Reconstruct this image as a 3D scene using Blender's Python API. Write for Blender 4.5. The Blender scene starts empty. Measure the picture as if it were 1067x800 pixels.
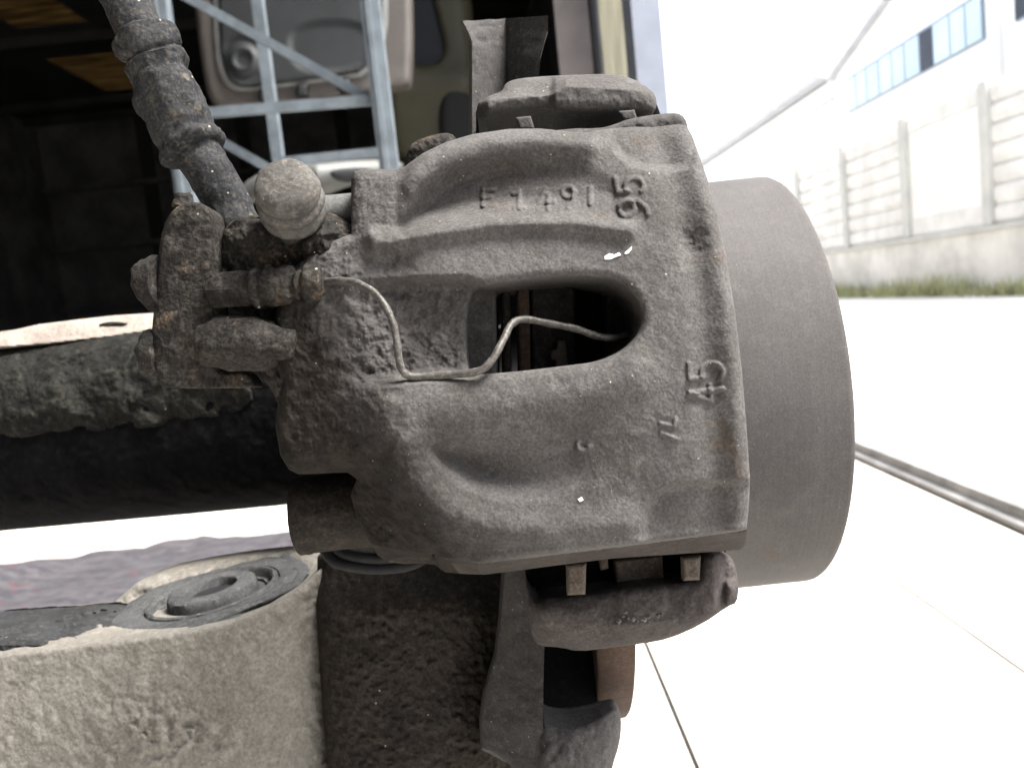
import bpy, bmesh, math, random
import numpy as np
from mathutils import Vector, Matrix
random.seed(4); RNG = np.random.default_rng(7)
S = bpy.context.scene; COL = S.collection

# ------------------------------------------------------------------ camera
FP, CX, CY = 850.0, 533.5, 400.0            # focal length and centre, in photograph pixels
PITCH, ROLL, CAMH = math.radians(5.8), math.radians(6.0), 0.5
Fw = np.array([0, math.cos(PITCH), -math.sin(PITCH)])
_R0 = np.array([1.0, 0, 0]); _U0 = np.array([0, math.sin(PITCH), math.cos(PITCH)])
Rt = math.cos(ROLL)*_R0 - math.sin(ROLL)*_U0
Up = math.cos(ROLL)*_U0 + math.sin(ROLL)*_R0
EYE = np.array([0, 0, CAMH])
cam = bpy.data.cameras.new('camera'); camo = bpy.data.objects.new('camera', cam); COL.objects.link(camo)
camo.matrix_world = Matrix(((Rt[0], Up[0], -Fw[0], 0), (Rt[1], Up[1], -Fw[1], 0), (Rt[2], Up[2], -Fw[2], CAMH), (0, 0, 0, 1)))
cam.sensor_width = 36; cam.lens = FP/1067*36; cam.clip_start = .01; cam.clip_end = 2000
cam.dof.use_dof = True; cam.dof.focus_distance = .22; cam.dof.aperture_fstop = 23
S.camera = camo
# ------------------------------------------------------------------ sky, sun, exposure
SUN_EL, SUN_AZ = math.radians(60), math.radians(104)      # azimuth from +Y towards +X
w = bpy.data.worlds.new('World'); S.world = w; w.use_nodes = True
nt = w.node_tree; nt.nodes.clear()
sk = nt.nodes.new('ShaderNodeTexSky'); sk.sky_type = 'NISHITA'; sk.sun_disc = False
sk.sun_elevation = SUN_EL; sk.sun_rotation = SUN_AZ; sk.dust_density = 4; sk.air_density = 1
hs = nt.nodes.new('ShaderNodeHueSaturation'); hs.inputs['Saturation'].default_value = .32
bg = nt.nodes.new('ShaderNodeBackground'); bg.inputs[1].default_value = .07
wo = nt.nodes.new('ShaderNodeOutputWorld')
nt.links.new(sk.outputs[0], hs.inputs['Color']); nt.links.new(hs.outputs[0], bg.inputs[0]); nt.links.new(bg.outputs[0], wo.inputs[0])
sl = bpy.data.lights.new('sun', 'SUN'); sl.energy = 1.5; sl.angle = math.radians(22); sl.color = (1, .96, .9)
so = bpy.data.objects.new('sun', sl); COL.objects.link(so)
sd_ = Vector((math.sin(SUN_AZ)*math.cos(SUN_EL), math.cos(SUN_AZ)*math.cos(SUN_EL), math.sin(SUN_EL)))
so.rotation_euler = sd_.to_track_quat('Z', 'Y').to_euler(); so.location = (4, 3, 8)
S.view_settings.view_transform = 'Standard'; S.view_settings.look = 'None'
S.view_settings.exposure = 3.22; S.view_settings.gamma = 1; S.view_settings.use_curve_mapping = False
S.cycles.max_bounces = 8; S.cycles.diffuse_bounces = 5

# ------------------------------------------------------------------ helpers: points
def P(u, v, d):
    u = np.asarray(u, float); v = np.asarray(v, float); d = np.asarray(d, float)
    a = (u-CX)/FP*d; b = -(v-CY)/FP*d
    return EYE + a[..., None]*Rt + b[..., None]*Up + d[..., None]*Fw
def ray(u, v): return Fw + Rt*(u-CX)/FP - Up*(v-CY)/FP
def on(u, v, ax, val):
    r = ray(u, v); t = (val-EYE[ax])/r[ax]; return EYE + r*t
def px(n, d): return n*d/FP

def _hash(ix, iy, iz, s):
    n = (ix*73856093) ^ (iy*19349663) ^ (iz*83492791) ^ (s*2654435761 & 0x7fffffff)
    n = (n ^ (n >> 13))*1274126177 & 0xffffffff
    n = (n ^ (n >> 16))*2246822519 & 0xffffffff
    n ^= n >> 15
    return (n & 0xffffff)/float(0xffffff)*2-1
def vn(p, s=0):
    i = np.floor(p).astype(np.int64); f = p-i; f = f*f*f*(f*(f*6-15)+10)
    x, y, z = i[:, 0], i[:, 1], i[:, 2]; fx, fy, fz = f[:, 0], f[:, 1], f[:, 2]
    def L(a, b, t): return a+(b-a)*t
    c = [[[_hash(x+a, y+b, z+e, s) for e in (0, 1)] for b in (0, 1)] for a in (0, 1)]
    return L(L(L(c[0][0][0], c[1][0][0], fx), L(c[0][1][0], c[1][1][0], fx), fy),
             L(L(c[0][0][1], c[1][0][1], fx), L(c[0][1][1], c[1][1][1], fx), fy), fz)
def fbm(p, freq, oct=4, s=0, gain=.5):
    p = np.asarray(p, float)*freq; a = 1; r = 0
    for k in range(oct):
        r = r + a*vn(p, s+k); p = p*2.03+7.1; a *= gain
    return r
def sst(a, b, x):
    t = np.clip((x-a)/(b-a), 0, 1); return t*t*(3-2*t)
def lerp(a, b, t): return a+(b-a)*t

def seg_dist(pts, poly, closed=True):
    """distance to a polyline and the closest point on it"""
    poly = np.asarray(poly, float); n = len(poly)
    best = np.full(len(pts), 1e18); bp = np.zeros_like(pts)
    for i in range(n if closed else n-1):
        a = poly[i]; b = poly[(i+1) % n]; e = b-a
        t = np.clip(((pts-a)@e)/max(e@e, 1e-12), 0, 1); q = a+t[:, None]*e
        d = ((pts-q)**2).sum(1); m = d < best; best[m] = d[m]; bp[m] = q[m]
    return np.sqrt(best), bp
def inside(pts, poly):
    poly = np.asarray(poly, float); r = np.zeros(len(pts), bool); n = len(poly)
    for i in range(n):
        a = poly[i]; b = poly[(i+1) % n]
        if a[1] == b[1]: continue
        c = ((a[1] > pts[:, 1]) != (b[1] > pts[:, 1])) & (pts[:, 0] < (b[0]-a[0])*(pts[:, 1]-a[1])/(b[1]-a[1])+a[0])
        r ^= c
    return r
def sdf(u, v, poly):
    p = np.stack([u, v], 1); d, _ = seg_dist(p, poly); return np.where(inside(p, poly), d, -d)
def pld(u, v, line): return seg_dist(np.stack([u, v], 1), line, False)[0]
def chaikin(poly, n=2, closed=True):
    p = np.asarray(poly, float)
    for _ in range(n):
        if closed:
            q = np.roll(p, -1, 0); p = np.stack([.75*p+.25*q, .25*p+.75*q], 1).reshape(-1, 2)
        else:
            q = p[1:]; a = p[:-1]; m = np.stack([.75*a+.25*q, .25*a+.75*q], 1).reshape(-1, p.shape[1])
            p = np.vstack([p[:1], m, p[-1:]])
    return p

# ------------------------------------------------------------------ helpers: objects
def tag(o, label=None, cat=None, group=None, kind=None):
    if label: o['label'] = label
    if cat: o['category'] = cat
    if group: o['group'] = group
    if kind: o['kind'] = kind
    return o
def thing(name, label, cat, base, group=None):
    o = bpy.data.objects.new(name, None); COL.objects.link(o); o.location = Vector(base); o.empty_display_size = .05
    return tag(o, label, cat, group)
def rootloc(o):
    l = Vector((0, 0, 0))
    while o is not None: l = l+o.location; o = o.parent
    return np.array(l)
def mesh(name, V, Fc, mat, parent=None, smooth=True, sharp=None, origin=None):
    V = np.asarray(V, float)
    if parent is not None: V = V-rootloc(parent); loc = (0, 0, 0)
    else:
        loc = np.array([V[:, 0].mean(), V[:, 1].mean(), V[:, 2].min()]) if origin is None else np.asarray(origin, float)
        V = V-loc
    me = bpy.data.meshes.new(name); me.from_pydata(V.tolist(), [], [list(map(int, f)) for f in Fc]); me.update()
    if smooth: me.polygons.foreach_set('use_smooth', [True]*len(me.polygons))
    if smooth and sharp: me.set_sharp_from_angle(angle=math.radians(sharp))
    me.materials.append(mat)
    o = bpy.data.objects.new(name, me); COL.objects.link(o); o.location = loc; o.parent = parent
    return o

def relief_geo(poly, depth, back, res=1.5, r=.003, holes=(), amp=0.0, freq=300, octv=4, seed=0, holer=None):
    """cast piece: outline poly (pixels), front face at depth(u,v) metres, closed behind at depth `back`"""
    poly = np.asarray(poly, float); lo = poly.min(0)-2*res; hi = poly.max(0)+2*res
    nu = int((hi[0]-lo[0])/res)+1; nv = int((hi[1]-lo[1])/res)+1
    U, Vv = np.meshgrid(lo[0]+np.arange(nu)*res, lo[1]+np.arange(nv)*res); u = U.ravel(); v = Vv.ravel()
    pt = np.stack([u, v], 1)
    d0, b0 = seg_dist(pt, poly); s = np.where(inside(pt, poly), d0, -d0); bp = b0; ish = np.zeros(len(u), bool)
    for h in holes:
        d1, b1 = seg_dist(pt, h); s1 = np.where(inside(pt, h), -d1, d1)
        m = s1 < s; s = np.where(m, s1, s); bp = np.where(m[:, None], b1, bp); ish |= m
    ins = s > 0; near = (s <= 0) & (s > -1.5*res)
    idx = np.arange(nu*nv).reshape(nv, nu)
    q = np.stack([idx[:-1, :-1], idx[1:, :-1], idx[1:, 1:], idx[:-1, 1:]], -1).reshape(-1, 4)
    ok = (ins | near)[q].all(1) & ins[q].any(1); q = q[ok]
    u = np.where(near, bp[:, 0], u); v = np.where(near, bp[:, 1], v); s = np.where(near, 0, s)
    used = np.unique(q); mp = -np.ones(nu*nv, int); mp[used] = np.arange(len(used)); q = mp[q]
    u, v, s, ish = u[used], v[used], s[used], ish[used]
    d = depth(u, v) if callable(depth) else np.full(len(u), float(depth))
    if r > 0:
        rr = np.where(ish, r if holer is None else holer, r)
        w_ = np.maximum(0, rr-s*d/FP); d = d+rr-np.sqrt(np.maximum(0, rr**2-w_**2))
    X = P(u, v, d)
    if amp:
        A = amp(u, v) if callable(amp) else amp
        d2 = d + fbm(X, freq, octv, seed)*A*np.clip(.25+s/4, 0, 1); X = P(u, v, d2); d = d2
    n = len(X)
    # boundary edges
    e = np.concatenate([q[:, [0, 1]], q[:, [1, 2]], q[:, [2, 3]], q[:, [3, 0]]])
    key = np.sort(e, 1); k2 = key[:, 0].astype(np.int64)*n+key[:, 1]
    un, inv, cnt = np.unique(k2, return_inverse=True, return_counts=True); be = e[cnt[inv] == 1]; be = be[be[:, 0] != be[:, 1]]
    bd = back(u, v) if callable(back) else back
    B = X + Fw*np.maximum(bd-d, .0003)[:, None]
    V = np.vstack([X, B])
    faces = q.tolist() + (q[:, ::-1]+n).tolist() + np.stack([be[:, 1], be[:, 0], be[:, 0]+n, be[:, 1]+n], 1).tolist()
    out = []
    for f in faces:
        g = []
        for i in f:
            if i not in g: g.append(i)
        if len(g) > 2: out.append(g)
    return V, out
def relief(name, poly, depth, back, mat, parent=None, **k):
    V, Fc = relief_geo(poly, depth, back, **k); return mesh(name, V, Fc, mat, parent, True, 62)

def frames(pts):
    pts = np.asarray(pts, float); T = np.gradient(pts, axis=0); T /= np.linalg.norm(T, axis=1)[:, None]
    a = np.array([0, 0, 1.]) if abs(T[0][2]) < .9 else np.array([1., 0, 0])
    N = [np.cross(T[0], a)]; N[0] /= np.linalg.norm(N[0])
    for i in range(1, len(pts)):
        n = N[-1]-T[i]*(N[-1]@T[i]); N.append(n/np.linalg.norm(n))
    N = np.array(N); return T, N, np.cross(T, N)
def spline(pts, n=8):
    p = np.asarray(pts, float); p = np.vstack([2*p[0]-p[1], p, 2*p[-1]-p[-2]]); out = []
    for i in range(1, len(p)-2):
        for t in np.arange(n)/n:
            a, b, c, d = p[i-1:i+3]
            out.append(.5*((2*b)+(c-a)*t+(2*a-5*b+4*c-d)*t*t+(3*b-a-3*c+d)*t**3))
    out.append(p[-2]); return np.array(out)
def tube_geo(pts, rad, seg=24, amp=0, freq=300, octv=4, seed=0, ell=1.0):
    pts = np.asarray(pts, float); rad = np.broadcast_to(np.asarray(rad, float), (len(pts),))
    T, N, B = frames(pts); th = np.linspace(0, 2*np.pi, seg, endpoint=False)
    dirs = np.cos(th)[None, :, None]*N[:, None]+ell*np.sin(th)[None, :, None]*B[:, None]
    V = pts[:, None]+rad[:, None, None]*dirs; V = V.reshape(-1, 3)
    if amp: V = V + dirs.reshape(-1, 3)*(fbm(V, freq, octv, seed)*amp)[:, None]
    m = len(pts); Fc = []
    for i in range(m-1):
        for j in range(seg):
            k = (j+1) % seg; Fc.append([i*seg+j, i*seg+k, (i+1)*seg+k, (i+1)*seg+j])
    V = np.vstack([V, pts[:1], pts[-1:]]); c0 = len(V)-2
    for j in range(seg):
        k = (j+1) % seg; Fc.append([c0, k, j]); Fc.append([c0+1, (m-1)*seg+j, (m-1)*seg+k])
    return V, Fc
def tube(name, pts, rad, mat, parent=None, sharp=50, **k):
    V, Fc = tube_geo(pts, rad, **k); return mesh(name, V, Fc, mat, parent, True, sharp)
def lathe(name, p0, axis, prof, mat, parent=None, seg=40, sub=1, **k):
    """profile of (distance along the axis, radius)"""
    axis = np.asarray(axis, float); axis = axis/np.linalg.norm(axis); pr = np.asarray(prof, float)
    if sub: pr = chaikin(pr, sub, False)
    p0 = np.asarray(p0, float)
    a = np.array([0, 0, 1.]) if abs(axis[2]) < .9 else np.array([1., 0, 0]); N = np.cross(axis, a); N /= np.linalg.norm(N); B = np.cross(axis, N)
    th = np.linspace(0, 2*np.pi, seg, endpoint=False); dirs = np.cos(th)[:, None]*N+np.sin(th)[:, None]*B
    V = (p0+pr[:, 0][:, None]*axis)[:, None]+pr[:, 1][:, None, None]*dirs[None]; V = V.reshape(-1, 3)
    if k.get('amp'):
        dd = np.broadcast_to(dirs[None], (len(pr), seg, 3)).reshape(-1, 3)+.5*axis
        V = V+dd*(fbm(V, k.get('freq', 300), 4, k.get('seed', 0))*k['amp'])[:, None]
    m = len(pr); Fc = []
    for i in range(m-1):
        for j in range(seg):
            q = (j+1) % seg; Fc.append([i*seg+j, i*seg+q, (i+1)*seg+q, (i+1)*seg+j])
    V = np.vstack([V, p0+pr[0, 0]*axis, p0+pr[-1, 0]*axis]); c0 = len(V)-2
    for j in range(seg):
        q = (j+1) % seg; Fc.append([c0, q, j]); Fc.append([c0+1, (m-1)*seg+j, (m-1)*seg+q])
    return mesh(name, V, Fc, mat, parent, True, 45)
BF = [[0, 3, 2, 1], [4, 5, 6, 7], [0, 1, 5, 4], [1, 2, 6, 5], [2, 3, 7, 6], [3, 0, 4, 7]]
def box(name, lo, hi, mat, parent=None, bev=0, origin=None):
    (a, b, c), (d, e, f) = lo, hi
    V = [(a, b, c), (d, b, c), (d, e, c), (a, e, c), (a, b, f), (d, b, f), (d, e, f), (a, e, f)]
    o = mesh(name, V, BF, mat, parent, False, origin=origin)
    if bev: bevel(o, bev)
    return o
def bevel(o, wd, seg=2):
    bm = bmesh.new(); bm.from_mesh(o.data)
    bmesh.ops.bevel(bm, geom=bm.edges[:], offset=wd, segments=seg, affect='EDGES', profile=.6)
    bm.to_mesh(o.data); bm.free()
def bar(name, a, b, wd, th, mat, parent=None, side=None):
    """rectangular bar from a to b; wd across `side`, th in the other direction"""
    a = np.asarray(a, float); b = np.asarray(b, float); t = (b-a)/np.linalg.norm(b-a)
    s = np.array([0, 1., 0]) if side is None else np.asarray(side, float); s = s-t*(s@t); s /= np.linalg.norm(s); n = np.cross(t, s)
    V = [p+sx*s*th/2+sn*n*wd/2 for p in (a, b) for sx, sn in ((-1, -1), (1, -1), (1, 1), (-1, 1))]
    return mesh(name, V, BF, mat, parent, False)
def hexbolt(name, p0, axis, r, L, mat, parent, amp=0, seg=6):
    o = lathe(name, p0, axis, [(0, r*.92), (L*.12, r), (L*.88, r), (L, r*.85), (L*1.02, 0.0001)], mat, parent, seg=seg, sub=0)
    return o

# ------------------------------------------------------------------ materials
def mat_base(name):
    m = bpy.data.materials.new(name); m.use_nodes = True; n = m.node_tree
    return m, n, n.nodes['Principled BSDF']
def N(n, t, **k):
    x = n.nodes.new(t)
    for a, b in k.items():
        if a in x.inputs.keys(): x.inputs[a].default_value = b
        else: setattr(x, a, b)
    return x
def noise(n, co, sc, det=4, rough=.55):
    x = N(n, 'ShaderNodeTexNoise', Scale=sc, Detail=det, Roughness=rough); n.links.new(co, x.inputs['Vector']); return x.outputs['Fac']
def ramp(n, fac, a, b):
    x = N(n, 'ShaderNodeMapRange'); x.interpolation_type = 'SMOOTHSTEP'
    x.inputs['From Min'].default_value = a; x.inputs['From Max'].default_value = b; n.links.new(fac, x.inputs['Value']); return x.outputs[0]
def mix(n, fac, a, b):
    x = N(n, 'ShaderNodeMix', data_type='RGBA')
    if isinstance(fac, (int, float)): x.inputs[0].default_value = fac
    else: n.links.new(fac, x.inputs[0])
    for s, c in ((6, a), (7, b)):
        if isinstance(c, (tuple, list)): x.inputs[s].default_value = (*c, 1)
        else: n.links.new(c, x.inputs[s])
    return x.outputs[2]
def grime(name, mid, dark, light, big=45, fine=900, rough=.85, bump=.35, speck=.0, dirt=None, dirt_lo=.55, metal=0, bd=.0006, spec=.09, stain_shade=None, grain=1.0):
    """grimy surface: mottled base, a dirt layer in patches, fine grain, pale specks"""
    mid, dark, light = [tuple(x*.48 for x in c) for c in (mid, dark, light)]
    if dirt: dirt = tuple(x*.50 for x in dirt)
    m, n, b = mat_base(name); co = N(n, 'ShaderNodeTexCoord').outputs['Object']
    f1 = noise(n, co, big, 5, .6); f2 = noise(n, co, fine, 3, .6); f3 = noise(n, co, big*6, 4, .65)
    c = mix(n, ramp(n, f1, .3, .7), dark, mid); c = mix(n, ramp(n, f3, .45, .8), c, light)
    if dirt: c = mix(n, ramp(n, noise(n, co, big*1.7, 6, .7), dirt_lo, dirt_lo+.13), c, dirt)
    if stain_shade:            # oily grime on one side plus painted shade low down, broken up by noise
        ax_, lo_, hi_, cols_ = stain_shade
        dp = N(n, 'ShaderNodeVectorMath', operation='DOT_PRODUCT'); n.links.new(co, dp.inputs[0]); dp.inputs[1].default_value = ax_
        nn_ = N(n, 'ShaderNodeMath', operation='MULTIPLY_ADD'); n.links.new(noise(n, co, big*.9, 6, .65), nn_.inputs[0]); nn_.inputs[1].default_value = .05; n.links.new(dp.outputs['Value'], nn_.inputs[2])
        oc_ = mix(n, ramp(n, f3, .35, .7), cols_[0], cols_[1]); c = mix(n, ramp(n, nn_.outputs[0], lo_, hi_), c, oc_)
    g = mix(n, ramp(n, f2, .3, .7), (1-.24*grain,)*3, (1+.19*grain,)*3)
    mm = N(n, 'ShaderNodeMix', data_type='RGBA', blend_type='MULTIPLY'); mm.inputs[0].default_value = 1
    n.links.new(c, mm.inputs[6]); n.links.new(g, mm.inputs[7]); c = mm.outputs[2]
    if speck:
        vo = N(n, 'ShaderNodeTexVoronoi', Scale=fine*.55); n.links.new(co, vo.inputs['Vector'])
        sep = N(n, 'ShaderNodeSeparateColor'); n.links.new(vo.outputs['Color'], sep.inputs[0])
        a = ramp(n, sep.outputs[0], 1-speck, 1-speck*.8); d_ = ramp(n, vo.outputs['Distance'], .24, .10)
        mu = N(n, 'ShaderNodeMath', operation='MULTIPLY'); n.links.new(a, mu.inputs[0]); n.links.new(d_, mu.inputs[1])
        c = mix(n, mu.outputs[0], c, (.26, .24, .21))
    n.links.new(c, b.inputs['Base Color']); b.inputs['Metallic'].default_value = metal
    b.inputs['Specular IOR Level'].default_value = spec
    rr = N(n, 'ShaderNodeMapRange'); n.links.new(f3, rr.inputs['Value']); rr.inputs['To Min'].default_value = rough-.12; rr.inputs['To Max'].default_value = min(1, rough+.12)
    n.links.new(rr.outputs[0], b.inputs['Roughness'])
    ad = N(n, 'ShaderNodeMath', operation='MULTIPLY_ADD'); n.links.new(f2, ad.inputs[0]); ad.inputs[1].default_value = .6
    n.links.new(noise(n, co, fine*.3, 4, .6), ad.inputs[2])
    bu = N(n, 'ShaderNodeBump', Strength=bump, Distance=bd); n.links.new(ad.outputs[0], bu.inputs['Height']); n.links.new(bu.outputs[0], b.inputs['Normal'])
    return m
def plain(name, col, rough=.7, var=.15, scale=3, metal=0, spec=.4, bump=0):
    m, n, b = mat_base(name); co = N(n, 'ShaderNodeTexCoord').outputs['Object']
    f = noise(n, co, scale, 6, .6)
    c = mix(n, ramp(n, f, .3, .7), tuple(x*(1-var) for x in col), tuple(min(1, x*(1+var)) for x in col))
    n.links.new(c, b.inputs['Base Color']); b.inputs['Roughness'].default_value = rough; b.inputs['Metallic'].default_value = metal
    b.inputs['Specular IOR Level'].default_value = spec
    if bump:
        bu = N(n, 'ShaderNodeBump', Strength=bump, Distance=.01); n.links.new(noise(n, co, scale*12, 4), bu.inputs['Height']); n.links.new(bu.outputs[0], b.inputs['Normal'])
    return m
M = {}
M['cast'] = grime('dusty_cast_iron', (.150, .143, .140), (.105, .098, .094), (.185, .178, .172), big=38, fine=1250, speck=.012, dirt=(.115, .092, .074), dirt_lo=.60, bump=.48, stain_shade=((-1, 0, -.55), .002, .036, ((.008, .007, .006), (.020, .0168, .0138))))
M['crust'] = grime('caked_road_dirt', (.046, .042, .0375), (.021, .019, .0175), (.098, .09, .078), big=60, fine=1000, grain=1.9, speck=.03, dirt=(.13, .10, .075), dirt_lo=.56, bump=.8, bd=.0009)
M['darkcast'] = grime('oily_dark_casting', (.046, .039, .032), (.023, .020, .017), (.078, .065, .052), big=55, fine=1000, grain=1.5, speck=.01, dirt=(.07, .052, .034), dirt_lo=.60, bump=.7, rough=.7)
M['black'] = grime('black_grease_and_shade', (.009, .009, .010), (.004, .004, .005), (.016, .016, .017), big=50, fine=700, rough=.92, bump=.5, spec=.04)  # grease on the beam, and painted shade on the recess sheets
M['beamdirt'] = grime('greasy_beam_dirt', (.036, .036, .031), (.012, .012, .0115), (.065, .062, .050), big=45, fine=900, grain=1.6, speck=.006, dirt=(.012, .012, .012), dirt_lo=.53, bump=.8, bd=.0009)
M['hat'] = grime('disc_hat_iron', (.150, .142, .140), (.125, .118, .116), (.170, .160, .155), big=22, fine=2200, speck=.008, dirt=(.135, .118, .108), dirt_lo=.6, bump=.18, rough=.68, bd=.0003)
def turned(m):
    n = m.node_tree; b = n.nodes['Principled BSDF']; co = N(n, 'ShaderNodeTexCoord').outputs['Object']
    mp = N(n, 'ShaderNodeMapping'); mp.inputs['Scale'].default_value = (900, 14, 14); n.links.new(co, mp.inputs[0])
    f = noise(n, mp.outputs[0], 1, 4, .6); old = b.inputs['Base Color'].links[0].from_socket
    g = mix(n, ramp(n, f, .3, .7), (.95, .95, .95), (1.04, 1.04, 1.04)); mm = N(n, 'ShaderNodeMix', data_type='RGBA', blend_type='MULTIPLY'); mm.inputs[0].default_value = 1
    n.links.new(old, mm.inputs[6]); n.links.new(g, mm.inputs[7])
    sp = ramp(n, noise(n, co, 130, 5, .7), .66, .74); c = mix(n, sp, mm.outputs[2], (.085, .066, .054)); n.links.new(c, b.inputs['Base Color'])
turned(M['hat'])
M['rust'] = grime('rusty_disc_edge', (.105, .070, .052), (.065, .044, .034), (.15, .105, .082), big=90, fine=1500, rough=.8, bump=.4, bd=.0004)
M['lining'] = grime('friction_lining', (.055, .05, .048), (.035, .032, .03), (.09, .08, .07), big=150, fine=1400, bump=.7)
M['cap'] = grime('dusty_bolt_cap', (.15, .143, .132), (.095, .09, .084), (.22, .207, .185), big=110, fine=1100, speck=.01, dirt=(.22, .19, .15), dirt_lo=.58, bump=.6)
M['clip'] = grime('brown_steel_clip', (.16, .13, .11), (.10, .08, .065), (.24, .21, .18), big=120, fine=1800, rough=.6, bump=.2)
M['pin'] = grime('grey_pin_steel', (.22, .22, .215), (.17, .17, .165), (.27, .265, .26), big=80, fine=1600, rough=.6, bump=.15)
M['shield'] = grime('dusty_sheet_steel', (.115, .110, .108), (.075, .071, .07), (.16, .152, .145), big=70, fine=1500, speck=.02, bump=.5)
M['edge'] = grime('brown_shaded_lip', (.070, .061, .056), (.042, .036, .033), (.10, .088, .08), big=70, fine=1200, bump=.5)  # brown lip tone, darkened to carry the shade underneath
M['carrier'] = grime('brown_grey_carrier', (.098, .087, .084), (.062, .054, .052), (.135, .12, .115), big=60, fine=1200, speck=.01, bump=.5)
M['rubber'] = grime('dusty_rubber', (.060, .062, .066), (.035, .036, .039), (.115, .112, .105), big=80, fine=1100, speck=.03, dirt=(.15, .135, .115), dirt_lo=.60, bump=.5, rough=.75)
M['hose'] = grime('dirt_caked_hose', (.052, .053, .056), (.024, .0255, .029), (.11, .103, .09), big=110, fine=1000, grain=1.7, speck=.025, dirt=(.15, .13, .105), dirt_lo=.57, bump=.6, bd=.0007)
M['wire'] = grime('dull_spring_wire', (.16, .15, .14), (.085, .078, .07), (.33, .32, .30), big=160, fine=2500, rough=.45, bump=.2, metal=.25)
M['arm'] = grime('pale_dust_on_arm', (.33, .31, .277), (.25, .233, .207), (.42, .395, .353), big=30, fine=800, speck=.01, dirt=(.23, .21, .18), dirt_lo=.60, bump=.5, grain=.8, bd=.0008)
M['armtop'] = grime('grey_film_on_bush', (.125, .128, .130), (.08, .082, .085), (.19, .19, .185), big=60, fine=1200, speck=.02, bump=.4)
M['blackrub'] = plain('black_rubber', (.012, .0125, .014), .8, .3, 200, spec=.2)
M['grit'] = plain('pale_grit', (.30, .265, .22), .9, .4, 800)
M['chip'] = plain('white_paint_chip', (.82, .82, .80), .6, .05, 800)
M['floor'] = plain('pale_floor_slab', (.45, .43, .40), .6, .12, 5, bump=.03)
M['yard'] = plain('pale_yard_concrete', (.46, .445, .42), .9, .14, .9, bump=.05)
M['joint'] = plain('floor_joint', (.07, .065, .06), .9, .2, 20)
M['steel'] = plain('worn_door_track', (.24, .235, .23), .45, .35, 9, metal=.4)
M['rack'] = plain('galvanised_rack_steel', (.12, .142, .160), .5, .22, 12, metal=.15)
M['inwall'] = plain('dim_inner_wall', (.10, .098, .10), .9, .35, 1.5)  # even dark tone, set to keep the hall in shade
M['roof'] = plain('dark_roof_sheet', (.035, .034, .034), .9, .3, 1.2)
M['pinkpost'] = plain('grey_primer_steel', (.42, .385, .40), .7, .12, 4)
M['bluepost'] = plain('blue_grey_frame', (.20, .22, .27), .6, .1, 4)
M['wood'] = plain('pale_plank', (.17, .145, .125), .85, .3, 40, bump=.2)
M['concrete'] = plain('precast_concrete', (.72, .71, .68), .95, .12, 2, bump=.1)
M['concrete2'] = plain('smooth_concrete', (.80, .79, .76), .95, .05, 2)
M['plinth'] = plain('stained_plinth', (.72, .70, .65), .95, .18, 1.6, bump=.1)
M['post'] = plain('grey_concrete_post', (.54, .54, .51), .95, .1, 3)
M['white'] = plain('white_render', (.80, .80, .79), .9, .03, 1)
M['eave'] = plain('grey_eave', (.50, .51, .54), .8, .1, 2)
M['frame'] = plain('blue_window_frame', (.20, .26, .34), .6, .1, 2)
M['pane'] = plain('pale_blue_glazing', (.46, .58, .66), .25, .12, .6, spec=.6)
M['paned'] = plain('open_dark_pane', (.03, .04, .06), .6, .2, 1)
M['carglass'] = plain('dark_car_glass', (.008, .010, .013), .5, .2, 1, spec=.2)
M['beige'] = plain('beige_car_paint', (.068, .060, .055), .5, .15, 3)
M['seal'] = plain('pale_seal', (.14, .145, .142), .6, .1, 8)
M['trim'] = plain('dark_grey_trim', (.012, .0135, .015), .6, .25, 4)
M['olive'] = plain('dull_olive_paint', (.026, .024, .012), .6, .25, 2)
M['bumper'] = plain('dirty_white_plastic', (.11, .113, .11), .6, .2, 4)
M['grass'] = plain('dry_grass', (.36, .37, .20), .9, .4, 3)

# translucent, lamp-free daylight sheet for the roof lights and the side glazing
def sheet(name, col, k_=.25):
    m, n, b = mat_base(name); n.nodes.remove(b)
    co = N(n, 'ShaderNodeTexCoord').outputs['Object']
    mp = N(n, 'ShaderNodeMapping'); mp.inputs['Scale'].default_value = (.5, 5, 1); n.links.new(co, mp.inputs[0])
    c = mix(n, ramp(n, noise(n, mp.outputs[0], 2.2, 5, .6), .38, .66), tuple(x*k_ for x in col), col)
    t = N(n, 'ShaderNodeBsdfTranslucent'); n.links.new(c, t.inputs[0]); n.links.new(t.outputs[0], n.nodes['Material Output'].inputs[0]); return m
M['rooflight'] = sheet('weathered_roof_sheet', (.075, .058, .034), .45)
M['sideglass'] = sheet('yellowed_side_sheet', (.36, .352, .31), .8)

def blanket_mat():
    m, n, b = mat_base('recycled_felt'); co = N(n, 'ShaderNodeTexCoord').outputs['Object']
    mp = N(n, 'ShaderNodeMapping'); mp.inputs['Scale'].default_value = (.35, 1, 1); n.links.new(co, mp.inputs[0])
    c = mix(n, ramp(n, noise(n, mp.outputs[0], 60, 6, .75), .35, .65), (.020, .019, .025), (.060, .056, .062))
    c = mix(n, ramp(n, noise(n, mp.outputs[0], 45, 3, .5), .66, .72), c, (.09, .012, .02))
    c = mix(n, ramp(n, noise(n, mp.outputs[0], 52, 3, .5), .28, .24), c, (.012, .014, .036))
    n.links.new(c, b.inputs['Base Color']); b.inputs['Roughness'].default_value = 1
    bu = N(n, 'ShaderNodeBump', Strength=.8, Distance=.004); n.links.new(noise(n, co, 300, 4), bu.inputs['Height']); n.links.new(bu.outputs[0], b.inputs['Normal'])
    return m
M['felt'] = blanket_mat()

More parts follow.
